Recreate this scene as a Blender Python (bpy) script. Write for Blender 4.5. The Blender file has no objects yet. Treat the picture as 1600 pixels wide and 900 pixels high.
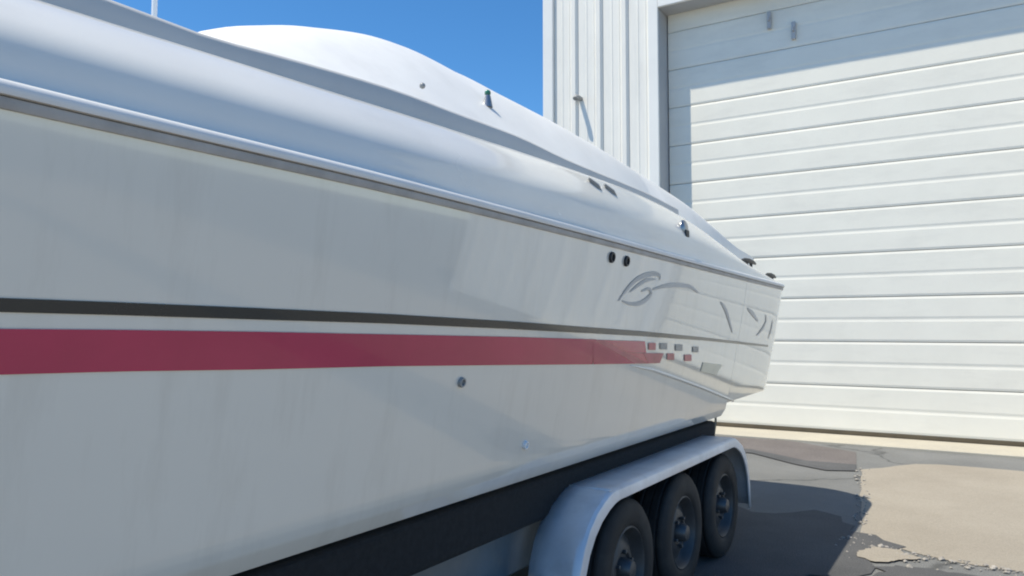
import bpy, bmesh, math, random
from mathutils import Vector, Matrix, noise
random.seed(7)
scn = bpy.context.scene
COL = scn.collection
R = math.radians

# ------------------------------------------------------------------ camera
EYE = 1.5
YAW = R(32.1); PITCH = R(3.15); F = 1180.0
cam = bpy.data.cameras.new('camera'); camo = bpy.data.objects.new('camera', cam); COL.objects.link(camo)
cam.sensor_width = 36.0; cam.lens = 36.0 * F / 1600.0; cam.clip_start = .05; cam.clip_end = 3000
camo.location = (0, 0, EYE); camo.rotation_euler = (R(90) + PITCH, 0, YAW)
scn.camera = camo
M_CAM = camo.rotation_euler.to_matrix()

# ------------------------------------------------------------------ light
SUN = Vector((-.30, -.315, 1.0)).normalized()
w = bpy.data.worlds.new('World'); scn.world = w; w.use_nodes = True
nt = w.node_tree; nt.nodes.clear()
sky = nt.nodes.new('ShaderNodeTexSky'); sky.sky_type = 'NISHITA'; sky.sun_disc = False
sky.sun_elevation = math.asin(SUN.z); sky.sun_rotation = math.atan2(SUN.x, SUN.y) % (2 * math.pi)
sky.air_density = 1.0; sky.dust_density = 0.0; sky.ozone_density = 7.0; sky.altitude = 1200
bg = nt.nodes.new('ShaderNodeBackground'); bg.inputs['Strength'].default_value = .15
out = nt.nodes.new('ShaderNodeOutputWorld')
hs = nt.nodes.new('ShaderNodeHueSaturation'); hs.inputs['Saturation'].default_value = 1.16; hs.inputs['Hue'].default_value = .495
nt.links.new(sky.outputs[0], hs.inputs['Color']); nt.links.new(hs.outputs[0], bg.inputs[0]); nt.links.new(bg.outputs[0], out.inputs[0])
sl = bpy.data.lights.new('sun', 'SUN'); sl.energy = 5.0; sl.angle = R(.5); sl.color = (1, .92, .77)
so = bpy.data.objects.new('sun', sl); COL.objects.link(so); so.location = (-5, -6, 20)
so.rotation_euler = (-SUN).to_track_quat('-Z', 'Y').to_euler()
scn.view_settings.view_transform = 'Standard'; scn.view_settings.look = 'None'
scn.view_settings.exposure = 0.25; scn.view_settings.gamma = 1
scn.cycles.filter_width = 2.0

# ------------------------------------------------------------------ helpers
def ray(px, py):
    return M_CAM @ Vector(((px - 800) / F, (450 - py) / F, -1.0))
def on_x(px, py, x):
    d = ray(px, py); return Vector((0, 0, EYE)) + d * (x / d.x)
def on_y(px, py, y):
    d = ray(px, py); return Vector((0, 0, EYE)) + d * (y / d.y)
def on_z(px, py, z=0):
    d = ray(px, py); return Vector((0, 0, EYE)) + d * ((z - EYE) / d.z)

def interp(tab, t):
    if t <= tab[0][0]: return tab[0][1]
    for (a, va), (b, vb) in zip(tab, tab[1:]):
        if t <= b:
            k = (t - a) / (b - a); return va + (vb - va) * k
    return tab[-1][1]
def smooth_interp(tab, t):
    """monotone cubic-ish (Catmull-Rom) interpolation"""
    n = len(tab)
    if t <= tab[0][0]: return tab[0][1]
    if t >= tab[-1][0]: return tab[-1][1]
    for i in range(n - 1):
        if t <= tab[i + 1][0]:
            x0, y0 = tab[i]; x1, y1 = tab[i + 1]
            m0 = (tab[i + 1][1] - tab[i - 1][1]) / (tab[i + 1][0] - tab[i - 1][0]) if i > 0 else (y1 - y0) / (x1 - x0)
            m1 = (tab[i + 2][1] - y0) / (tab[i + 2][0] - x0) if i < n - 2 else (y1 - y0) / (x1 - x0)
            h = x1 - x0; s = (t - x0) / h
            return ((2*s**3 - 3*s*s + 1) * y0 + (s**3 - 2*s*s + s) * h * m0 + (-2*s**3 + 3*s*s) * y1 + (s**3 - s*s) * h * m1)

def new_obj(name, bm, mat, parent=None, smooth=False, angle=None):
    me = bpy.data.meshes.new(name); bm.normal_update(); bm.to_mesh(me); bm.free()
    me.materials.append(mat)
    if smooth:
        me.polygons.foreach_set('use_smooth', [True] * len(me.polygons))
        if angle: me.set_sharp_from_angle(angle=R(angle))
    o = bpy.data.objects.new(name, me); COL.objects.link(o)
    if parent: o.parent = parent
    return o
def empty(name, loc=(0, 0, 0)):
    o = bpy.data.objects.new(name, None); COL.objects.link(o); o.location = loc; return o
def tag(o, label=None, cat=None, group=None, kind=None):
    if label: o['label'] = label
    if cat: o['category'] = cat
    if group: o['group'] = group
    if kind: o['kind'] = kind
    return o
def local(o, bm):
    """geometry was given in world coordinates; the parent empty is away from the origin"""
    bmesh.ops.translate(bm, verts=bm.verts, vec=-Vector(o.location))

def grid(bm, rows, close=False):
    V = [[bm.verts.new(p) for p in r] for r in rows]
    for a, b in zip(V, V[1:]):
        n = len(a)
        for i in range(n if close else n - 1):
            j = (i + 1) % n
            try: bm.faces.new((a[i], a[j], b[j], b[i]))
            except ValueError: pass
    return V
def box(bm, x0, x1, y0, y1, z0, z1, bev=0.0, seg=2):
    r = bmesh.ops.create_cube(bm, size=1)
    vs = r['verts']
    for v in vs:
        v.co = Vector(((x0 + x1) / 2 + v.co.x * (x1 - x0), (y0 + y1) / 2 + v.co.y * (y1 - y0), (z0 + z1) / 2 + v.co.z * (z1 - z0)))
    if bev:
        es = list({e for v in vs for e in v.link_edges})
        bmesh.ops.bevel(bm, geom=es, offset=bev, segments=seg, affect='EDGES', profile=.5)
def tube(bm, pts, r, n=10, cap=True):
    pts = [Vector(p) for p in pts]; rows = []
    for i, p in enumerate(pts):
        t = (pts[min(i + 1, len(pts) - 1)] - pts[max(i - 1, 0)]).normalized()
        u = t.cross(Vector((0, 0, 1)))
        if u.length < .05: u = t.cross(Vector((1, 0, 0)))
        u.normalize(); v = t.cross(u)
        rr = r[i] if isinstance(r, (list, tuple)) else r
        rows.append([p + (u * math.cos(a) + v * math.sin(a)) * rr for a in [2 * math.pi * k / n for k in range(n)]])
    V = grid(bm, rows, close=True)
    if cap:
        bm.faces.new(V[0][::-1]); bm.faces.new(V[-1])
def lathe(bm, prof, axis_origin, n=48):
    """profile of (offset along X, radius) about an axis parallel to X"""
    o = Vector(axis_origin)
    rows = [[o + Vector((dx, math.cos(a) * r, math.sin(a) * r)) for a in [2 * math.pi * k / n for k in range(n)]] for dx, r in prof]
    grid(bm, rows, close=True)
def recalc(bm): bmesh.ops.recalc_face_normals(bm, faces=bm.faces)

# ------------------------------------------------------------------ materials
def mat(name, base, rough=.5, metal=0, coat=0, var=.06, scale=3.0, bump=0, bscale=200, spec=.5, rvar=0.0, dirt=None):
    m = bpy.data.materials.new(name); m.use_nodes = True
    n = m.node_tree.nodes; l = m.node_tree.links; b = n['Principled BSDF']
    b.inputs['Roughness'].default_value = rough; b.inputs['Metallic'].default_value = metal
    b.inputs['Specular IOR Level'].default_value = spec
    b.inputs['Coat Weight'].default_value = coat; b.inputs['Coat Roughness'].default_value = .04
    tc = n.new('ShaderNodeTexCoord')
    no = n.new('ShaderNodeTexNoise'); no.inputs['Scale'].default_value = scale; no.inputs['Detail'].default_value = 6; no.inputs['Roughness'].default_value = .6
    l.new(tc.outputs['Object'], no.inputs['Vector'])
    cr = n.new('ShaderNodeValToRGB')
    a = [max(0, c * (1 - var)) for c in base]; c2 = [min(1, c * (1 + var)) for c in base]
    cr.color_ramp.elements[0].position = .3; cr.color_ramp.elements[0].color = (*a, 1)
    cr.color_ramp.elements[1].position = .7; cr.color_ramp.elements[1].color = (*c2, 1)
    l.new(no.outputs[0], cr.inputs[0]); colour = cr.outputs[0]
    if dirt:
        dcol, amount, dscale, stretch = dirt
        mp = n.new('ShaderNodeMapping'); mp.inputs['Scale'].default_value = stretch
        l.new(tc.outputs['Object'], mp.inputs[0])
        dn = n.new('ShaderNodeTexNoise'); dn.inputs['Scale'].default_value = dscale; dn.inputs['Detail'].default_value = 8; dn.inputs['Roughness'].default_value = .65
        l.new(mp.outputs[0], dn.inputs['Vector'])
        dr = n.new('ShaderNodeMapRange'); dr.inputs[1].default_value = .5; dr.inputs[2].default_value = .78; dr.inputs[4].default_value = amount
        l.new(dn.outputs[0], dr.inputs[0])
        mx = n.new('ShaderNodeMix'); mx.data_type = 'RGBA'; mx.inputs[7].default_value = (*dcol, 1)
        l.new(dr.outputs[0], mx.inputs[0]); l.new(colour, mx.inputs[6]); colour = mx.outputs[2]
    l.new(colour, b.inputs['Base Color'])
    if rvar:
        rn = n.new('ShaderNodeTexNoise'); rn.inputs['Scale'].default_value = 1.7; rn.inputs['Detail'].default_value = 5
        l.new(tc.outputs['Object'], rn.inputs['Vector'])
        mr = n.new('ShaderNodeMapRange'); mr.inputs[1].default_value = .3; mr.inputs[2].default_value = .7
        mr.inputs[3].default_value = max(.02, rough - rvar); mr.inputs[4].default_value = rough + rvar
        l.new(rn.outputs[0], mr.inputs[0]); l.new(mr.outputs[0], b.inputs['Roughness'])
    if bump:
        bn = n.new('ShaderNodeTexNoise'); bn.inputs['Scale'].default_value = bscale; bn.inputs['Detail'].default_value = 4
        l.new(tc.outputs['Object'], bn.inputs['Vector'])
        bp = n.new('ShaderNodeBump'); bp.inputs['Strength'].default_value = bump; bp.inputs['Distance'].default_value = .01
        l.new(bn.outputs[0], bp.inputs['Height']); l.new(bp.outputs[0], b.inputs['Normal'])
    return m

GEL = mat('gelcoat', (.72, .70, .635), .12, coat=1.0, var=.025, scale=1.2, rvar=.04, bump=.10, bscale=1.3, dirt=((.46, .43, .37), .30, 2.4, (1, 3.2, .55)))
DECK = mat('deck_gelcoat', (.79, .77, .71), .2, coat=.5, var=.03, scale=2, rvar=.08, dirt=((.5, .48, .44), .25, 3.5, (1, .5, 2)))
COVER = mat('hatch_gelcoat', (.84, .825, .78), .4, var=.04, scale=2.5, bump=.05, bscale=6, dirt=((.5, .48, .45), .22, 4, (1, 1, 1)))
RAILW = mat('rail_vinyl', (.7, .7, .69), .35, var=.05, scale=5)
RAILD = mat('rail_insert', (.37, .36, .35), .45, var=.2, scale=9)
BLACKS = mat('black_vinyl', (.012, .02, .024), .2, coat=.3, var=.15)
REDS = mat('red_vinyl', (.46, .022, .085), .2, coat=.4, var=.12, scale=2.2)
PINK = mat('faded_red_vinyl', (.50, .13, .15), .3, var=.25, scale=8)
GREYG = mat('grey_vinyl', (.27, .28, .28), .3, var=.1)
PALEG = mat('pale_grey_vinyl', (.42, .43, .43), .3, var=.12)
YELLOWS = mat('pale_yellow_vinyl', (.70, .66, .52), .3, var=.12)
DARK = mat('dark_rubber', (.02, .022, .024), .5, var=.25)
CHROME = mat('weathered_stainless', (.35, .36, .37), .3, metal=.9, var=.1, scale=20)
ALU = mat('fender_aluminium', (.64, .67, .71), .36, metal=.3, var=.14, scale=4, rvar=.1, bump=.08, bscale=18, dirt=((.25, .25, .25), .3, 6, (1, 1, 1)))
FRAME = mat('trailer_paint', (.10, .125, .14), .4, var=.15, scale=5, dirt=((.2, .18, .15), .4, 6, (1, 1, 1)))
CARPET = mat('bunk_carpet', (.012, .014, .016), .95, var=.3, scale=40, bump=.5, bscale=400)
TYRE = mat('tyre_rubber', (.014, .015, .016), .75, var=.2, scale=8, bump=.15, bscale=120, dirt=((.06, .06, .055), .4, 7, (1, 1, 1)))
RIM = mat('galvanised_rim', (.06, .064, .068), .5, metal=.4, var=.2, scale=12)
WALL = mat('white_wall_steel', (.86, .83, .75), .45, var=.03, scale=1.5, dirt=((.5, .5, .48), .3, 1.6, (3, 1, .4)))
TRIM = mat('white_trim_steel', (.85, .835, .78), .4, var=.03, scale=1.5)
DOOR = mat('white_door_steel', (.84, .81, .71), .5, var=.025, scale=2, bump=.12, bscale=2.4, dirt=((.52, .5, .45), .28, 1.4, (.7, 1, 2.5)))
REVEAL = mat('door_frame_steel', (.45, .46, .47), .5, var=.06, scale=2)
SEAL = mat('door_seal_rubber', (.10, .08, .05), .7, var=.2)
ROOF = mat('roof_steel', (.5, .51, .52), .5)
HUBM = mat('dull_hub', (.10, .105, .11), .45, metal=.6)
STRAP = mat('strap_webbing', (.16, .17, .14), .8, var=.2, scale=30)
COAM = mat('coaming_vinyl', (.56, .55, .52), .4, var=.04, scale=4)
WHITEP = mat('white_fibreglass', (.75, .78, .8), .3)

def ground_mat(name, a, b, speck, crack=0, bump=.4, fine=120, wet=None):
    m = bpy.data.materials.new(name); m.use_nodes = True
    n = m.node_tree.nodes; l = m.node_tree.links; bs = n['Principled BSDF']; bs.inputs['Roughness'].default_value = .88
    tc = n.new('ShaderNodeTexCoord')
    n1 = n.new('ShaderNodeTexNoise'); n1.inputs['Scale'].default_value = .9; n1.inputs['Detail'].default_value = 9; n1.inputs['Roughness'].default_value = .68
    n2 = n.new('ShaderNodeTexNoise'); n2.inputs['Scale'].default_value = fine; n2.inputs['Detail'].default_value = 3
    for q in (n1, n2): l.new(tc.outputs['Object'], q.inputs['Vector'])
    r1 = n.new('ShaderNodeValToRGB'); r1.color_ramp.elements[0].position = .32; r1.color_ramp.elements[1].position = .68
    r1.color_ramp.elements[0].color = (*a, 1); r1.color_ramp.elements[1].color = (*b, 1)
    l.new(n1.outputs[0], r1.inputs[0])
    r2 = n.new('ShaderNodeMapRange'); r2.inputs[1].default_value = .35; r2.inputs[2].default_value = .65; r2.inputs[3].default_value = 1 - speck; r2.inputs[4].default_value = 1 + speck
    l.new(n2.outputs[0], r2.inputs[0])
    mx = n.new('ShaderNodeMix'); mx.data_type = 'RGBA'; mx.blend_type = 'MULTIPLY'; mx.inputs[0].default_value = 1
    l.new(r1.outputs[0], mx.inputs[6]); l.new(r2.outputs[0], mx.inputs[7])
    colr = mx.outputs[2]
    if crack:
        vo = n.new('ShaderNodeTexVoronoi'); vo.feature = 'DISTANCE_TO_EDGE'; vo.inputs['Scale'].default_value = crack
        ad = n.new('ShaderNodeVectorMath'); ad.operation = 'ADD'
        dn = n.new('ShaderNodeTexNoise'); dn.inputs['Scale'].default_value = 2.5; dn.inputs['Detail'].default_value = 5
        l.new(tc.outputs['Object'], dn.inputs['Vector'])
        sc = n.new('ShaderNodeVectorMath'); sc.operation = 'SCALE'; sc.inputs['Scale'].default_value = .5
        l.new(dn.outputs['Color'], sc.inputs[0]); l.new(tc.outputs['Object'], ad.inputs[0]); l.new(sc.outputs[0], ad.inputs[1])
        l.new(ad.outputs[0], vo.inputs['Vector'])
        mr = n.new('ShaderNodeMapRange'); mr.inputs[1].default_value = 0; mr.inputs[2].default_value = .012; mr.inputs[3].default_value = .45; mr.inputs[4].default_value = 1
        l.new(vo.outputs['Distance'], mr.inputs[0])
        m2 = n.new('ShaderNodeMix'); m2.data_type = 'RGBA'; m2.blend_type = 'MULTIPLY'; m2.inputs[0].default_value = 1
        l.new(colr, m2.inputs[6]); l.new(mr.outputs[0], m2.inputs[7]); colr = m2.outputs[2]
    l.new(colr, bs.inputs['Base Color'])
    bp = n.new('ShaderNodeBump'); bp.inputs['Strength'].default_value = bump; bp.inputs['Distance'].default_value = .01
    l.new(n2.outputs[0], bp.inputs['Height']); l.new(bp.outputs[0], bs.inputs['Normal'])
    return m
ASPH = ground_mat('asphalt', (.12, .123, .12), (.17, .172, .168), .35, crack=.33, fine=140)
CONC = ground_mat('concrete', (.25, .222, .18), (.30, .27, .222), .12, crack=0, bump=.2)
APRON = ground_mat('apron_concrete', (.36, .335, .28), (.43, .40, .325), .1, bump=.2)
DARKGND = ground_mat('dark_patch', (.05, .052, .055), (.09, .09, .092), .3)  # tar seam and dark patches; the large one paints in boat shadow

# ------------------------------------------------------------------ setting: ground
def sheet(name, pts, z, m, kind='structure'):
    bm = bmesh.new(); bm.faces.new([bm.verts.new((x, y, z)) for x, y in pts])
    bmesh.ops.recalc_face_normals(bm, faces=bm.faces)
    for f in bm.faces:
        if f.normal.z < 0: f.normal_flip()
    return tag(new_obj(name, bm, m), kind=kind)
sheet('ground', [(-900, -900), (900, -900), (900, 900), (-900, 900)], 0, ASPH)
YD, YW = 11.50, 11.145             # door face, wall face
# beige concrete slab to the right of the boat, with worn irregular edges
edge = []
rnd = random.Random(3)
def wob(x, y, amp=.025): return (x + amp * noise.noise(Vector((x * 3, y * 3, 1))), y + amp * noise.noise(Vector((x * 3, y * 3, 9))))
path = [(-.80, 5.98), (-.83, 6.25), (-.90, 6.75), (-1.02, 7.6), (-1.18, 8.9), (-1.02, 9.15), (-.72, 9.6), (-.45, 9.72), (3.0, 9.75), (16, 9.8), (16, 5.2), (3.0, 5.55), (.6, 5.7), (-.2, 5.72), (-.46, 5.80), (-.62, 5.92), (-.80, 5.98)]
for (a, b) in zip(path, path[1:]):
    L = math.hypot(b[0] - a[0], b[1] - a[1]); k = max(1, int(L / .12)) if a[0] < 3 else 1
    for i in range(k): edge.append(wob(a[0] + (b[0] - a[0]) * i / k, a[1] + (b[1] - a[1]) * i / k))
sheet('concrete_yard', edge, .004, CONC)
sheet('bounce_slab', [(-.68, -14), (16, -14), (16, 4.66), (3, 4.7), (-.3, 4.68), (-.68, 4.62)], .004, CONC)  # unseen slab, added to bounce light onto the shaded hull side
def blot(name, cx, cy, rx, ry, z, m, seed):
    pts = []
    for k in range(48):
        a = 2 * math.pi * k / 48; q = 1 + .45 * noise.noise(Vector((math.cos(a) * 1.6 + seed, math.sin(a) * 1.6, seed))) + .18 * noise.noise(Vector((math.cos(a) * 6, math.sin(a) * 6, seed)))
        pts.append((cx + rx * q * math.cos(a), cy + ry * q * math.sin(a)))
    sheet(name, pts, z, m)
blot('dark_patch', -.28, 5.25, .34, .24, .0085, DARKGND, 3.3)  # small irregular dark patch near the slab's front edge
blot('dark_patch', -1.5, 5.6, .82, 1.0, .0075, DARKGND, 8.1)  # painted shade: dark sheet deepening the boat's cast shadow on the asphalt
blot('broken_concrete', -.62, 5.62, .17, .16, .0125, CONC, 5.2)
def strip(name, pix, z, m):
    sheet(name, [tuple(on_z(*q).xy) for q in pix], z, m)
BROWNA = ground_mat('brown_asphalt', (.10, .088, .084), (.14, .125, .12), .3)
strip('asphalt_patch', [(1090, 680), (1155, 684), (1240, 690), (1338, 707), (1338, 728), (1260, 722), (1175, 704), (1090, 698)], .0045, BROWNA)
strip('tar_seam', [(1090, 697), (1175, 703), (1260, 721), (1338, 727), (1338, 737), (1290, 736), (1240, 726), (1175, 709), (1090, 702)], .0105, DARKGND)
# door apron: raised pale concrete
bm = bmesh.new(); box(bm, -4.6, 3.2, 10.66, 11.7, -.05, .03, .008, 2)
tag(new_obj('door_apron', bm, APRON), kind='structure')

# ------------------------------------------------------------------ workshop building
bld = empty('workshop_building', (-1.0, YW, 0))
tag(bld, 'tall white metal workshop with ribbed wall panels and a big overhead door', 'building')
DX0, DX1, DTOP = -4.25, 1.25, 6.58
XL, XR, HB, YB = -6.33, 5.2, 8.2, 24.0
def wall_panel(x0, x1, z0, z1):
    """flat steel sheet with one trapezoid rib along its right edge and two shallow stiffeners"""
    wdt = x1 - x0
    prof = [(0, 0), (wdt * .30, 0), (wdt * .32, -.006), (wdt * .36, -.006), (wdt * .38, 0), (wdt * .58, 0), (wdt * .60, -.006), (wdt * .64, -.006), (wdt * .66, 0),
            (wdt - .15, 0), (wdt - .11, -.045), (wdt - .04, -.045), (wdt - .004, 0)]
    bm = bmesh.new()
    grid(bm, [[(x0 + px, YW + py, z) for px, py in prof] for z in (z0, z1)])
    for f in bm.faces:
        if f.normal.y > 0: f.normal_flip()
    recalc(bm); local(bld, bm)
    return new_obj('wall_panel', bm, WALL, bld)
PW = .457
x = -6.13
for i in range(4):
    wall_panel(x, x + PW, 0.02, HB - .1); x += PW
x = DX1 + .16
while x < XR - .3:
    wall_panel(x, min(x + PW, XR - .12), .02, HB - .1); x += PW
x = DX0 - .16
# panels above the door
while x < DX1 + .1:
    wall_panel(x, x + PW, DTOP + .19, HB - .1); x += PW
def bpart(name, m, *boxes, bev=.006):
    bm = bmesh.new()
    for b_ in boxes: box(bm, *b_, bev)
    local(bld, bm); return new_obj(name, bm, m, bld)
bpart('corner_trim', TRIM, (XL, -6.135, YW - .06, YW + .16, 0, HB), bev=.012)
bpart('corner_trim', TRIM, (XR - .11, XR, YW - .06, YW + .16, 0, HB), bev=.012)
bpart('jamb_trim', TRIM, (DX0 - .165, DX0, YW - .05, YW - .002, 0, DTOP + .17), bev=.01)
bpart('jamb_trim', TRIM, (DX1, DX1 + .165, YW - .05, YW - .002, 0, DTOP + .17), bev=.01)
bpart('header_trim', TRIM, (DX0 + .001, DX1 - .001, YW - .052, YW - .002, DTOP, DTOP + .172), bev=.01)
bpart('jamb', REVEAL, (DX0 - .12, DX0 + .004, YW, YD + .08, 0, DTOP), bev=.006)
bpart('jamb', REVEAL, (DX1 - .004, DX1 + .12, YW, YD + .08, 0, DTOP), bev=.006)
bpart('lintel', REVEAL, (DX0 - .12, DX1 + .12, YW + .003, YD + .08, DTOP + .003, DTOP + .15), bev=.006)
bpart('side_wall', WALL, (XL + .02, XL + .1, YW + .165, YB, 0, HB - .1), bev=0)
bpart('side_wall', WALL, (XR - .1, XR - .02, YW + .165, YB, 0, HB - .1), bev=0)
bpart('back_wall', WALL, (XL + .1, XR - .1, YB - .08, YB, 0, HB - .1), bev=0)
bpart('roof', ROOF, (XL - .1, XR + .1, YW - .12, YB + .1, HB, HB + .18), bev=.02)
# the overhead door and its sections
door = empty('overhead_door'); door.parent = bld
SEC = .62
k = 0; z = .09
while z < DTOP:
    z1 = min(z + SEC, DTOP + .1); h = SEC
    prof = [(.05, 0.004), (.006, .004), (0, .034), (0, h * .5 - .036), (.004, h * .5 - .007), (.004, h * .5 + .007), (0, h * .5 + .036), (0, h - .036), (.006, h - .005), (.05, h - .006)]
    bm = bmesh.new(); nx = 10
    sag = rnd.uniform(-.003, .003)
    rows = []
    for i in range(nx + 1):
        xx = DX0 + .02 + (DX1 - DX0 - .04) * i / nx
        wv = .003 * noise.noise(Vector((xx * .9, z * 2, 3)))
        rows.append([(xx, YD + py + wv, z + pz) for py, pz in prof])
    grid(bm, rows); recalc(bm); local(bld, bm)
    for f in bm.faces:
        pass
    new_obj('door_panel', bm, DOOR, door)
    z += SEC; k += 1
bm = bmesh.new(); box(bm, DX0 + .01, DX1 - .01, YD + .005, YD + .05, .032, .092, .01); local(bld, bm); new_obj('bottom_seal', bm, SEAL, door)
# two top brackets in the shade of the lintel
for (px, py) in ((1202, 32), (1240, 48)):
    p = on_y(px, py, YD - .03)
    bm = bmesh.new(); box(bm, p.x - .03, p.x + .03, YD - .06, YD - .004, p.z - .13, p.z + .13, .01)
    box(bm, p.x - .015, p.x + .015, YD - .10, YD - .058, p.z - .02, p.z + .05, .006); local(bld, bm); new_obj('door_bracket', bm, REVEAL, door)
# dark pipe stub on the wall, throws a slanting shadow
p = on_y(903, 152, YW - .1)
bm = bmesh.new(); tube(bm, [(p.x, YW + .01, p.z), (p.x, YW - .13, p.z), (p.x, YW - .17, p.z - .01), (p.x, YW - .2, p.z - .05)], .04, 12); local(bld, bm)
new_obj('pipe_stub', bm, GREYG, bld, True, 40)

# ------------------------------------------------------------------ the boat
boat = empty('powerboat', (-2.75, 2.0, .45))
tag(boat, 'long white powerboat with black and red side stripes on a trailer', 'boat')
CX = -2.75
YBOW, YT, YS = -4.6, 5.5, 7.14         # bow, running-hull transom, stern end
ZR, ZC = 1.875, .93                    # rub rail, chine
def inset(y):
    s = 0.0
    if y < 1.0: s += 1.3 * ((1.0 - y) / 5.6) ** 2.1
    if y > YS - .6:
        t = (y - (YS - .6)) / .6; s += .6 * (1 - math.sqrt(max(0, 1 - t * t)))
    return s
def rise(y):                           # bow sweep of keel and chine
    return 0 if y > -.5 else .9 * ((-.5 - y) / 4.1) ** 2
ZRT = [(-4.6, 2.02), (-1, 1.925), (.6, 1.909), (1.6, 1.914), (2.8, 1.905), (4.0, 1.888), (5.0, 1.874), (5.6, 1.866), (7.14, 1.85)]
def zr(y): return smooth_interp(ZRT, y)
def zc(y): return min(ZC + rise(y), zr(y) - .2)
def hx(y, z):
    t = max(0, min(1.0, (z - zc(y)) / (zr(y) - zc(y))))
    fl = .17 + .5 * max(0, (0.5 - y) / 5.0)
    return -1.45 - fl * (1 - t) ** 1.15 - inset(y)
def on_hull(px, py):
    x = -1.5
    for _ in range(12):
        p = on_x(px, py, x); x = hx(p.y, p.z)
    return on_x(px, py, x)
def mir(pts): return [(2 * CX - p[0], p[1], p[2]) for p in reversed(pts)]
def stations(a, b, n, extra=()):
    return sorted(set([a + (b - a) * i / n for i in range(n + 1)] + list(extra)))
# running hull
bm = bmesh.new(); rows = []
for y in stations(YBOW, YT, 60):
    c, r_ = zc(y), zr(y)
    half = [(hx(y, c + (r_ - c) * k / 14), y, c + (r_ - c) * k / 14) for k in range(14, -1, -1)]
    xl = hx(y, c)
    half += [(xl - .006, y, c - .012), (xl - .035, y, c - .058), (xl - .05, y, c - .062)]
    kz = .45 + rise(y) * 1.0
    for k in range(1, 6):
        f = k / 5; half.append((xl - .05 + (CX - xl + .05) * f, y, (c - .062) * (1 - f) + min(kz, c - .07) * f))
    half[-1] = (CX, y, half[-1][2])
    rows.append(half + mir(half)[1:])
V = grid(bm, rows); bm.faces.new(V[-1]); recalc(bm); local(boat, bm)
hull = new_obj('hull', bm, GEL, boat, True, 35)
# stern extension behind a seam
bm = bmesh.new(); rows = []
ys = [YT + .004] + [YT + .05 + (YS - .6 - YT - .05) * i / 6 for i in range(7)] + [YS - .6 + .6 * math.sin(a * math.pi / 56) for a in range(1, 28)]
for y in ys:
    zb = 1.0 + .015 * (y - YT); r_ = zr(y)
    f = max(0, (y - (YS - .3)) / .3); zb += .10 * f ** 2.5
    half = [(hx(y, zb + (r_ - zb) * k / 12), y, zb + (r_ - zb) * k / 12) for k in range(12, -1, -1)]
    xl = half[-1][0]; half += [(xl - .01, y, zb - .03), (xl - .04, y, zb - .045), (CX, y, zb - .045)]
    rows.append(half + mir(half)[1:])
V = grid(bm, rows); bm.faces.new(V[-1]); bm.faces.new(V[0]); recalc(bm); local(boat, bm)
new_obj('stern_platform', bm, GEL, boat, True, 35)

# deck edge: rub rail up to the gunwale crest
ZG = [(-4.6, 2.19), (-1, 2.175), (.6, 2.185), (1.2, 2.205), (2.0, 2.237), (3.0, 2.266), (4.0, 2.272), (4.7, 2.23), (5.3, 2.15), (5.8, 2.06), (6.2, 2.0), (6.5, 1.95), (7.14, 1.92)]
def zg(y): return smooth_interp(ZG, y)
DPROF = [(0.0, 0.0), (.006, .02), (.010, .18), (.017, .33), (.030, .45), (.058, .58), (.10, .74), (.14, .87), (.18, .955), (.215, .99), (.24, 1.0), (.30, .985)]
def deck_x(y, d): return -1.452 - d - inset(y)
bm = bmesh.new(); rows = []
for y in stations(YBOW, YS - .6, 60) + [YS - .6 + .6 * math.sin(a * math.pi / 56) for a in range(1, 28)]:
    z0 = zr(y) + .022; z1 = zg(y)
    half = [(deck_x(y, d), y, z0 + (z1 - z0) * f) for d, f in DPROF]
    half.append((CX, y, half[-1][2] - .01))
    rows.append(half + mir(half)[1:])
V = grid(bm, rows); bm.faces.new(V[-1]); recalc(bm); local(boat, bm)
new_obj('deck', bm, DECK, boat, True, 50)

# rub rail: pale moulding over a dark insert, both sides
def rail(name, prof, m, y0=YBOW, y1=YS - .005):
    ys = stations(y0, YS - .6, 60) + [YS - .6 + .6 * math.sin(a * math.pi / 56) for a in range(1, 28)]
    for sgn in (1, -1):
        bm = bmesh.new(); rows = []
        for y in ys:
            row = []
            for d, dz in prof:
                xx = -1.452 - inset(y) + d
                row.append((xx if sgn > 0 else 2 * CX - xx, y, zr(y) + dz))
            rows.append(row)
        V = grid(bm, rows, close=True); bm.faces.new(V[0]); bm.faces.new(V[-1][::-1]); recalc(bm); local(boat, bm)
        new_obj(name, bm, m, boat, True, 60)
rail('rub_rail', [(-.02, .032), (.006, .031), (.018, .024), (.022, .012), (.018, .002), (-.02, .001)], RAILW)
rail('rail_insert', [(-.02, -.001), (.010, -.001), (.011, -.010), (.006, -.021), (-.02, -.023)], RAILD)

# coaming along the cockpit
bm = bmesh.new()
ctop = [on_x(px, py, -1.735) for px, py in ((184, 12), (310, 58), (450, 96), (600, 140), (700, 177), (800, 214), (870, 247), (920, 268), (960, 284), (1005, 303), (1050, 326))]
CT = [(-1.2, ctop[0].z - .02), (.4, ctop[0].z - .008)] + [(p.y, p.z) for p in ctop]
CEND = CT[-1][0]
rows = []
for y in stations(-1.2, CEND, 50):
    zb = zg(y) - .02; zt = max(smooth_interp(CT, y), zb + .004); xo = deck_x(y, .235)
    rows.append([(xo, y, zb), (xo - .004, y, zt - .014), (xo - .012, y, zt - .003), (xo - .03, y, zt), (xo - .1, y, zt - .002), (xo - .115, y, zt - .02), (xo - .12, y, zb - .05)])
mrows = [[(2 * CX - a, b, c) for a, b, c in r] for r in rows]
for nm, rr in (('coaming', rows), ('coaming', mrows)):
    b2 = bmesh.new(); V = grid(b2, rr); b2.faces.new(V[0]); b2.faces.new(V[-1]); recalc(b2); local(boat, b2)
    new_obj(nm, b2, COAM, boat, True, 45)
bm.free()

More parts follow.
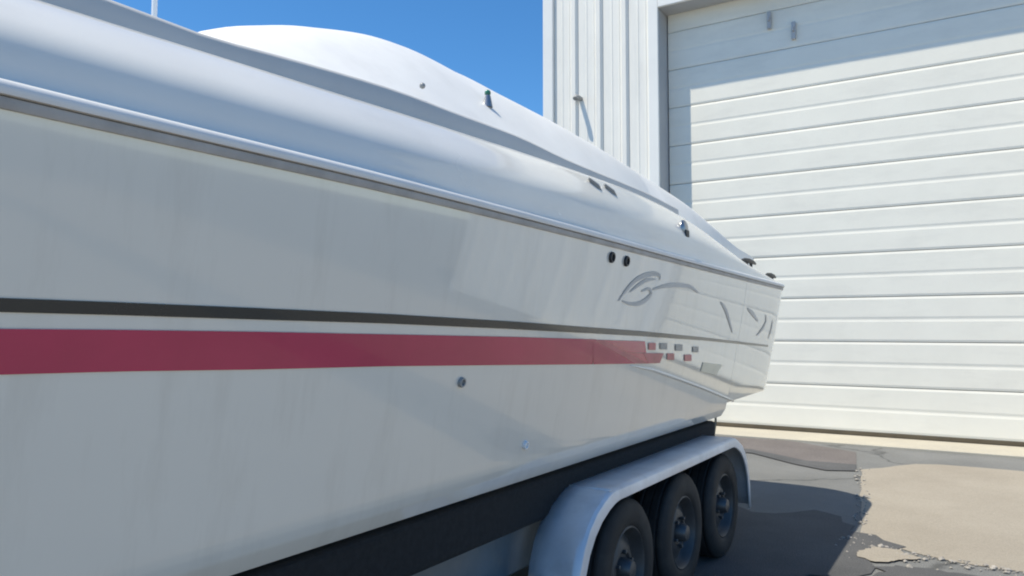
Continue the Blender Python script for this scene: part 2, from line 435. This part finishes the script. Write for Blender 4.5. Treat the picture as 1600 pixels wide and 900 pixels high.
# engine hatch / sunpad moulding: crest traced, crowned across
cp = [(300, 62, -2.3), (330, 46, -2.33), (400, 40, -2.38), (480, 42, -2.4), (600, 62, -2.4), (700, 108, -2.36), (770, 143, -2.28), (855, 186, -2.16), (940, 234, -2.04), (1020, 285, -1.93), (1075, 322, -1.85), (1115, 355, -1.78), (1150, 386, -1.74), (1185, 412, -1.70)]
cr = [on_x(px, py, x) for px, py, x in cp]
YH0 = cr[0].y - .25
HZ = [(YH0, 2.16), (cr[0].y - .08, 2.30)] + [(p.y, p.z) for p in cr] + [(max(6.72, cr[-1].y + .08), zg(6.7) - .01)]
HX = [(YH0, -2.1)] + [(p.y, p.x) for p in cr] + [(max(6.72, cr[-1].y + .08), -1.80)]
bm = bmesh.new(); rows = []
for y in stations(YH0, min(6.72, HX[-1][0]), 90):
    zt = smooth_interp(HZ, y); xs = interp(HX, y)
    xb = deck_x(y, .35) if y < CEND else deck_x(y, .26 + .0 * y)
    zb = zg(y) + .02 if y < CEND else zg(y) - .01
    zt = max(zt, zb + .002)
    half = []
    for k in range(13):
        a = k / 12 * math.pi / 2
        u_ = k / 12; half.append((xb + (xs - xb) * u_, y, zb + (zt - zb) * (1 - (1 - u_) ** 1.3)))
    half.insert(0, (xb + .01, y, zb - .06))
    half += [(xs - (xs - CX) * .5, y, zt + .008 * min(1, (zt - zb) / .1)), (CX, y, zt + .012 * min(1, (zt - zb) / .1))]
    rows.append(half + mir(half)[1:])
V = grid(bm, rows); recalc(bm); local(boat, bm)
new_obj('engine_hatch', bm, COVER, boat, True, 60)

# ------------------------------------------------------------------ hull graphics (vinyl, laid on the hull side)
def hull_pt(y, z, off=.003):
    e = .01
    n_ = Vector((1, -(hx(y + e, z) - hx(y - e, z)) / (2 * e), -(hx(y, z + e) - hx(y, z - e)) / (2 * e))).normalized()
    return Vector((hx(y, z), y, z)) + n_ * off
def band(name, top, bot, m, off=.003, n=60, y1=None, rowsn=4):
    """stripe between two traced edges (y,z tables)"""
    bm = bmesh.new(); rows = []
    y0 = max(top[0][0], bot[0][0]); y1 = y1 or min(top[-1][0], bot[-1][0])
    for y in stations(y0, y1, n):
        a, b_ = interp(top, y), interp(bot, y)
        rows.append([hull_pt(y, b_ + (a - b_) * k / rowsn, off) for k in range(rowsn + 1)])
    grid(bm, rows); recalc(bm)
    for f in bm.faces:
        if f.normal.x < 0: f.normal_flip()
    local(boat, bm); return new_obj(name, bm, m, boat, True)
def edge_tab(pts, y0=-3.2):
    t = [(p.y, p.z) for p in (on_hull(*q) for q in pts)]
    (ya, za), (yb, zb) = t[0], t[1]
    s = (zb - za) / (yb - ya) * .6
    return [(y0, za + s * (y0 - ya))] + t
band('black_stripe', edge_tab([(184, 472), (400, 481), (600, 490), (800, 502), (1000, 517), (1100, 527), (1200, 539)]),
     edge_tab([(184, 492), (400, 499), (600, 505), (800, 514), (1000, 525), (1100, 532), (1200, 542)]), BLACKS, .003, 80)
RT = edge_tab([(184, 515), (400, 518), (600, 522), (800, 526), (930, 530), (1012, 533)])
RB = edge_tab([(184, 580), (400, 577), (600, 572), (800, 570), (930, 569), (1000, 568)])
band('red_stripe', RT, RB, REDS, .003, 80, y1=on_hull(928, 550).y)
def patch(name, quad, m, off=.0035, n=4):
    P = [on_hull(*q) for q in quad]
    bm = bmesh.new(); rows = []
    for i in range(n + 1):
        row = []
        for j in range(n + 1):
            u, v = i / n, j / n
            y = (1 - u) * ((1 - v) * P[0].y + v * P[3].y) + u * ((1 - v) * P[1].y + v * P[2].y)
            z = (1 - u) * ((1 - v) * P[0].z + v * P[3].z) + u * ((1 - v) * P[1].z + v * P[2].z)
            row.append(hull_pt(y, z, off))
        rows.append(row)
    grid(bm, rows); recalc(bm)
    for f in bm.faces:
        if f.normal.x < 0: f.normal_flip()
    local(boat, bm); return new_obj(name, bm, m, boat, True)
# the stripe breaks into slanting slashes, then a chequer
patch('red_slash', [(926, 530.5), (1007, 533), (1009, 551), (926, 551)], REDS, .0036, 6)
patch('red_slash', [(926, 550.5), (1032, 552), (1024, 567.5), (926, 569)], REDS, .0036, 6)
patch('pink_slash', [(930, 532), (944, 532), (1010, 567), (992, 568)], PINK, .0042, 6)
patch('pink_slash', [(1004, 551.5), (1036, 552), (1030, 567), (1012, 567.5)], PINK, .0044)
for q in ((1018, 541, 11, 11), (1036, 541, 11, 10), (1047, 557, 11, 10), (1060, 543, 11, 10), (1074, 559, 11, 10), (1086, 546, 9, 9)):
    x_, y_, a, b_ = q
    patch('chequer_square', [(x_ - a / 2, y_ - b_ / 2), (x_ + a / 2, y_ - b_ / 2), (x_ + a / 2, y_ + b_ / 2), (x_ - a / 2, y_ + b_ / 2)], GREYG if x_ in (1036, 1060, 1086) else PINK, .0046, 2)
patch('yellow_flash', [(1098, 566), (1128, 570), (1118, 586), (1094, 580)], YELLOWS)

def stroke(name, pts, width, m, off=.0032, taper=False, parent=boat):
    """vinyl line along traced points, width in metres"""
    P = []
    for (a, b_) in zip(pts, pts[1:]):
        for i in range(5): P.append((a[0] + (b_[0] - a[0]) * i / 5, a[1] + (b_[1] - a[1]) * i / 5))
    P.append(pts[-1])
    for _ in range(3): P = [P[0]] + [((P[i-1][0] + 2 * P[i][0] + P[i+1][0]) / 4, (P[i-1][1] + 2 * P[i][1] + P[i+1][1]) / 4) for i in range(1, len(P) - 1)] + [P[-1]]
    Q = [(p.y, p.z) for p in (on_hull(*q) for q in P)]
    bm = bmesh.new(); rows = []
    for i, (y, z) in enumerate(Q):
        a, b_ = Q[max(i - 1, 0)], Q[min(i + 1, len(Q) - 1)]
        t = Vector((b_[0] - a[0], b_[1] - a[1])); t.normalize(); n_ = Vector((-t.y, t.x))
        wd = width / 2
        if taper: wd *= .25 + .75 * math.sin(math.pi * min(1, (i + .6) / len(Q)))
        rows.append([hull_pt(y + n_.x * wd, z + n_.y * wd, off), hull_pt(y - n_.x * wd, z - n_.y * wd, off)])
    grid(bm, rows); recalc(bm)
    for f in bm.faces:
        if f.normal.x < 0: f.normal_flip()
    local(boat, bm); return new_obj(name, bm, m, parent, True)
# maker's scallop emblem with its trailing tail
stroke('emblem_stroke', [(966, 470), (978, 452), (994, 436), (1010, 429), (1024, 427), (1032, 431), (1030, 438)], .026, PALEG, taper=True)
stroke('emblem_stroke', [(984, 456), (996, 446), (1010, 437), (1024, 436)], .02, PALEG, taper=True)
stroke('emblem_stroke', [(972, 470), (984, 475), (998, 475), (1010, 468), (1018, 458), (1014, 450), (1002, 455)], .024, PALEG, taper=True)
stroke('emblem_stroke', [(1020, 452), (1040, 446), (1062, 445), (1080, 448), (1090, 457)], .026, PALEG, taper=True)
stroke('hull_mark', [(1126, 472), (1133, 482), (1139, 500), (1144, 520)], .032, PALEG, taper=True)
stroke('hull_mark', [(1168, 482), (1176, 490), (1184, 502)], .032, PALEG, taper=True)
stroke('hull_mark', [(1196, 492), (1197, 502), (1191, 514), (1182, 524)], .032, PALEG, taper=True)
stroke('hull_mark', [(1207, 500), (1205, 514), (1200, 529)], .032, PALEG, taper=True)
# spray strake that runs down from the stripe's end to the chine
def strake(pts, r):
    P = [on_hull(*q) for q in pts]
    Q = []
    for a, b_ in zip(P, P[1:]):
        for i in range(6):
            y = a.y + (b_.y - a.y) * i / 6; z = a.z + (b_.z - a.z) * i / 6; Q.append(hull_pt(y, z, 0))
    Q.append(hull_pt(P[-1].y, P[-1].z, 0))
    bm = bmesh.new(); tube(bm, Q, [r * (.3 + .7 * min(1, i / 8)) for i in range(len(Q))], 8); local(boat, bm); new_obj('spray_strake', bm, DECK, boat, True)
strake([(985, 571), (1020, 578), (1060, 592), (1100, 607), (1145, 626)], .010)
# thru-hull fittings
def disc(name, px, py, r, m, depth=.012, n=20, ring=None):
    p = on_hull(px, py); q = hull_pt(p.y, p.z, 0); nn = (hull_pt(p.y, p.z, 1) - q).normalized()
    rot = nn.to_track_quat('Z', 'Y').to_matrix()
    bm = bmesh.new(); rows = []
    prof = [(r * 1.0, -.004), (r * 1.0, depth * .6), (r * .88, depth), (r * .62, depth), (r * .55, depth * .35), (.001, depth * .35)]
    for rr, h in prof: rows.append([q + rot @ Vector((math.cos(a) * rr, math.sin(a) * rr, h)) for a in [2 * math.pi * k / n for k in range(n)]])
    grid(bm, rows, close=True); recalc(bm); local(boat, bm); return new_obj(name, bm, m, boat, True, 35)
disc('vent_port', 955, 402, .026, DARK); disc('vent_port', 978, 408, .026, DARK)
disc('drain_fitting', 720, 597, .018, GREYG); disc('drain_fitting', 820, 695, .018, WHITEP)

# deck hardware
def deck_at(px, py, d):
    x = -1.452 - d
    p = on_x(px, py, x); return p
def on_deck(px, py):
    x = -1.5
    for _ in range(20):
        p = on_x(px, py, x); f = (p.z - zr(p.y) - .022) / (zg(p.y) - zr(p.y) - .022)
        d = interp([(b_, a) for a, b_ in DPROF[:-1]], max(0, min(1, f))); x = .5 * x + .5 * (-1.452 - d - inset(p.y))
    return on_x(px, py, x)
def cleat(name, px, py, d, L, m, up=.03):
    p = deck_at(px, py, d)
    p.z = zr(p.y) + .022 + (zg(p.y) - zr(p.y) - .022) * interp(DPROF, d) + .022
    bm = bmesh.new()
    tube(bm, [(p.x, p.y - L / 2, p.z + .004), (p.x, p.y - L * .3, p.z + .012), (p.x, p.y, p.z + .014), (p.x, p.y + L * .3, p.z + .012), (p.x, p.y + L / 2, p.z + .004)], [.008, .016, .02, .016, .008], 10)
    for s in (-.16, .16): tube(bm, [(p.x, p.y + s * L, p.z + .01), (p.x, p.y + s * L, p.z - up)], .011, 10)
    local(boat, bm); return new_obj(name, bm, m, boat, True, 50)
cleat('stern_cleat', 1170, 413, .10, .40, DARK, .05)
cleat('stern_cleat', 1204, 428, .08, .34, DARK, .05)
# oval filler cap on the deck side near the stern
p = on_deck(1068, 358)
bm = bmesh.new(); bmesh.ops.create_uvsphere(bm, u_segments=20, v_segments=10, radius=1)
for v in bm.verts: v.co = Vector((p.x + v.co.x * .022, p.y + v.co.y * .06, p.z + v.co.z * .055))
local(boat, bm); new_obj('filler_cap', bm, CHROME, boat, True)
bm = bmesh.new(); box(bm, p.x + .002, p.x + .026, p.y - .03, p.y + .035, p.z - .05, p.z - .005, .008); local(boat, bm); new_obj('cap_latch', bm, DARK, boat)
# two louvre vents under the coaming
for px, py in ((932, 291), (956, 300)):
    p = on_deck(px, py)
    bm = bmesh.new()
    tube(bm, [(p.x - .012, p.y - .06, p.z + .03), (p.x + .002, p.y, p.z), (p.x + .006, p.y + .06, p.z - .035)], [.006, .014, .006], 8)
    local(boat, bm); new_obj('deck_vent', bm, GREYG, boat, True, 40)
# little navigation light and snap on the hatch
p = on_x(762, 146, -2.06)
bm = bmesh.new(); tube(bm, [(p.x, p.y, p.z - .07), (p.x, p.y, p.z - .01)], [.026, .014], 12); local(boat, bm)
nl = new_obj('navigation_light', bm, CHROME, boat, True, 40)
GREENL = mat('green_lens', (.03, .16, .11), .15)
bm = bmesh.new(); bmesh.ops.create_uvsphere(bm, u_segments=14, v_segments=8, radius=.016)
bmesh.ops.translate(bm, verts=bm.verts, vec=(p.x, p.y, p.z + .002)); local(boat, bm); new_obj('lens', bm, GREENL, nl, True)
p = on_x(660, 134, -1.96)
bm = bmesh.new(); bmesh.ops.create_uvsphere(bm, u_segments=12, v_segments=8, radius=.013)
bmesh.ops.translate(bm, verts=bm.verts, vec=p); local(boat, bm); new_obj('snap_button', bm, GREYG, boat, True)
# whip aerial forward in the cockpit
p = on_x(241, 24, -3.7)
bm = bmesh.new(); tube(bm, [(p.x, p.y, 2.08), (p.x, p.y, p.z + .15), (p.x + .01, p.y + .0, p.z + .45)], [.018, .014, .008], 10); local(boat, bm); new_obj('aerial', bm, WHITEP, boat, True, 40)

# ------------------------------------------------------------------ the trailer
tr = empty('boat_trailer', (CX, 4.2, 0))
tag(tr, 'triple axle boat trailer with rounded grey metal fender under the powerboat', 'trailer')
def tpart(name, bm, m, smooth=False, angle=None, parent=None):
    local(tr, bm); return new_obj(name, bm, m, parent or tr, smooth, angle)
FY0, FY1, FZ = 2.80, 5.52, .775
def fprofile(off=0.0):
    y0, y1, zt = FY0 + off, FY1 - off, FZ - off
    side = [(0, .26), (.012, .40), (.035, .50), (.075, .585), (.13, .655), (.20, .71), (.275, .746), (.325, .763), (.36, .771), (.40, .775)]
    P = [(y0 + d, h - off * (h / .775)) for d, h in side]
    for k in range(1, 8): P.append((y0 + .40 + (y1 - y0 - .80) * k / 8, zt))
    P += [(y1 - d, h - off * (h / .775)) for d, h in reversed(side)]
    return P
def fender(side):
    xs = [(-1.69, 0), (-1.60, 0), (-1.49, 0), (-1.465, .003), (-1.452, .012), (-1.448, .028), (-1.448, .055), (-1.456, .06)]
    bm = bmesh.new(); rows = []
    base = fprofile(0)
    for xx, dn in xs:
        rows.append([(xx if side > 0 else 2 * CX - xx, y, z) for y, z in fprofile(dn)])
    grid(bm, rows); recalc(bm)
    return bm
o = tpart('fender', fender(1), ALU, True, 32)
sm = o.modifiers.new('thickness', 'SOLIDIFY'); sm.thickness = .004; sm.offset = -1
o = tpart('fender', fender(-1), ALU, True, 50)
# weld rib across the fender's shoulder
bm = bmesh.new(); tube(bm, [(-1.69, 3.17, .772), (-1.46, 3.17, .772)], .006, 8); tpart('weld_seam', bm, ALU, True)
# main rails, cross beams, bunks, axles
for s in (1, -1):
    def X(v): return v if s > 0 else 2 * CX - v
    bm = bmesh.new(); a, b_ = sorted((X(-1.75), X(-1.86))); box(bm, a, b_, -3.5, 6.0, .45, .64, .012); tpart('frame_rail', bm, FRAME)
    bm = bmesh.new(); a, b_ = sorted((X(-1.672), X(-1.98))); box(bm, a, b_, -2.0, 5.42, .66, .845, .02); tpart('bunk', bm, CARPET)
    for y in (-.6, 1.4, 2.6, 4.0, 5.3):
        bm = bmesh.new(); a, b_ = sorted((X(-1.78), X(-1.86))); box(bm, a, b_, y - .04, y + .04, .642, .658, 0); tpart('bunk_bracket', bm, FRAME)
for y in (-2.5, .2, 2.6, 5.8):
    bm = bmesh.new(); box(bm, 2 * CX + 1.87, -1.87, y - .05, y + .05, .36, .46, .01); tpart('cross_beam', bm, FRAME)
bm = bmesh.new(); box(bm, CX - .06, CX + .06, -6.2, 2.6, .30, .40, .01); tpart('drawbar', bm, FRAME)
WY = (3.47, 4.26, 5.05); WR = .335
for y in WY:
    bm = bmesh.new(); tube(bm, [(2 * CX + 1.62, y, WR), (-1.62, y, WR)], .038, 12); tpart('axle', bm, FRAME, True, 40)
# step plate in front of the fender
bm = bmesh.new(); box(bm, -1.748, -1.50, 2.48, 2.78, .40, .43, .008); tpart('step_plate', bm, ALU)

def make_wheel(loc):
    hub = empty('wheel'); hub.parent = tr; hub.location = Vector(loc) - Vector(tr.location)
    W = .105
    bm = bmesh.new()
    prof = [(-W * .75, .195), (-W * .95, .215), (-W, .26), (-W * .95, .305), (-W * .78, .328), (-W * .7, .334), (-.06, .335), (-.055, .327), (-.045, .327), (-.04, .335), (-.006, .335), (-.004, .327), (.004, .327), (.006, .335),
            (.04, .335), (.045, .327), (.055, .327), (.06, .335), (W * .7, .334), (W * .78, .328), (W * .95, .305), (W, .26), (W * .985, .245), (W * .98, .235), (W * .95, .215), (W * .75, .195)]
    lathe(bm, prof, (0, 0, 0), 56); recalc(bm); new_obj('tyre', bm, TYRE, hub, True, 40)
    bm = bmesh.new()
    prof = [(W * .72, .200), (W * .86, .206), (W * .9, .198), (W * .8, .188), (W * .55, .180), (W * .35, .165), (W * .42, .14), (W * .6, .11), (W * .62, .085), (W * .5, .075), (W * .5, .05)]
    lathe(bm, prof, (0, 0, 0), 40)
    prof2 = [(-W * .72, .200), (W * .72, .200)]
    lathe(bm, prof2, (0, 0, 0), 40); recalc(bm)
    rim = new_obj('rim', bm, RIM, hub, True, 35)
    bm = bmesh.new(); lathe(bm, [(W * .5, .055), (W * .95, .05), (W * 1.1, .04), (W * 1.14, .02), (W * 1.15, .001)], (0, 0, 0), 24); recalc(bm); new_obj('hub_cap', bm, HUBM, hub, True, 40)
    for k in range(5):
        a = 2 * math.pi * k / 5 + .3
        bm = bmesh.new(); lathe(bm, [(W * .5, .011), (W * .78, .011), (W * .8, .006), (W * .8, .001)], (0, math.cos(a) * .082, math.sin(a) * .082), 6); recalc(bm); new_obj('lug_nut', bm, HUBM, hub)
    return hub
w0 = make_wheel((-1.60, WY[0], WR))
def copy_wheel(loc, flip=False, spin=0):
    r = w0.copy(); COL.objects.link(r); r.parent = tr; r.location = Vector(loc) - Vector(tr.location); r.rotation_euler = (spin, 0, math.pi if flip else 0)
    for ch in w0.children:
        c = ch.copy(); COL.objects.link(c); c.parent = r
for y, sp in zip(WY[1:], (.7, 1.9)): copy_wheel((-1.60, y, WR), False, sp)
for y, sp in zip(WY, (.2, 1.1, 2.3)): copy_wheel((2 * CX + 1.60, y, WR), True, sp)

# strap from the stern corner down to the trailer
bm = bmesh.new()
ptop = Vector((-1.72, YT + .1, .96)); pb = Vector((-1.84, 5.9, .62))
bx = Vector((0, .022, 0))
grid(bm, [[p_ + bx, p_ - bx, p_ - bx - Vector((.004, 0, 0)), p_ + bx - Vector((.004, 0, 0))] for p_ in (ptop, ptop * .5 + pb * .5 + Vector((.01, 0, 0)), pb)], close=True); recalc(bm)
so_ = new_obj('tie_down_strap', bm, STRAP); tag(so_, 'narrow dark tie down strap between the stern and the trailer rail', 'strap')

# ------------------------------------------------------------------ loose gravel along the broken slab edge
bm = bmesh.new()
for i in range(210):
    if i < 70:
        y = 6.0 + 3.0 * rnd.random(); x = interp([(5.9, -.80), (6.3, -.83), (7.6, -1.02), (8.9, -1.18), (9.3, -1.1)], y) + rnd.gauss(0, .04)
    else:
        x = rnd.uniform(-.95, .3); y = interp([(-.95, 6.0), (-.46, 5.8), (.3, 5.7)], x) - abs(rnd.gauss(0, .14)) + .02
    s = min(.04, rnd.lognormvariate(-4.6, .5))
    r_ = bmesh.ops.create_icosphere(bm, subdivisions=1, radius=s)
    for v in r_['verts']:
        v.co = Vector((v.co.x * rnd.uniform(.7, 1.2) + x, v.co.y * rnd.uniform(.7, 1.2) + y, max(-.002, v.co.z * .7) + .006))
GRAV = mat('pale_gravel', (.30, .28, .25), .9, var=.35, scale=14)
tag(new_obj('gravel', bm, GRAV), 'loose pale gravel scattered along the broken slab edge', 'gravel', kind='stuff')
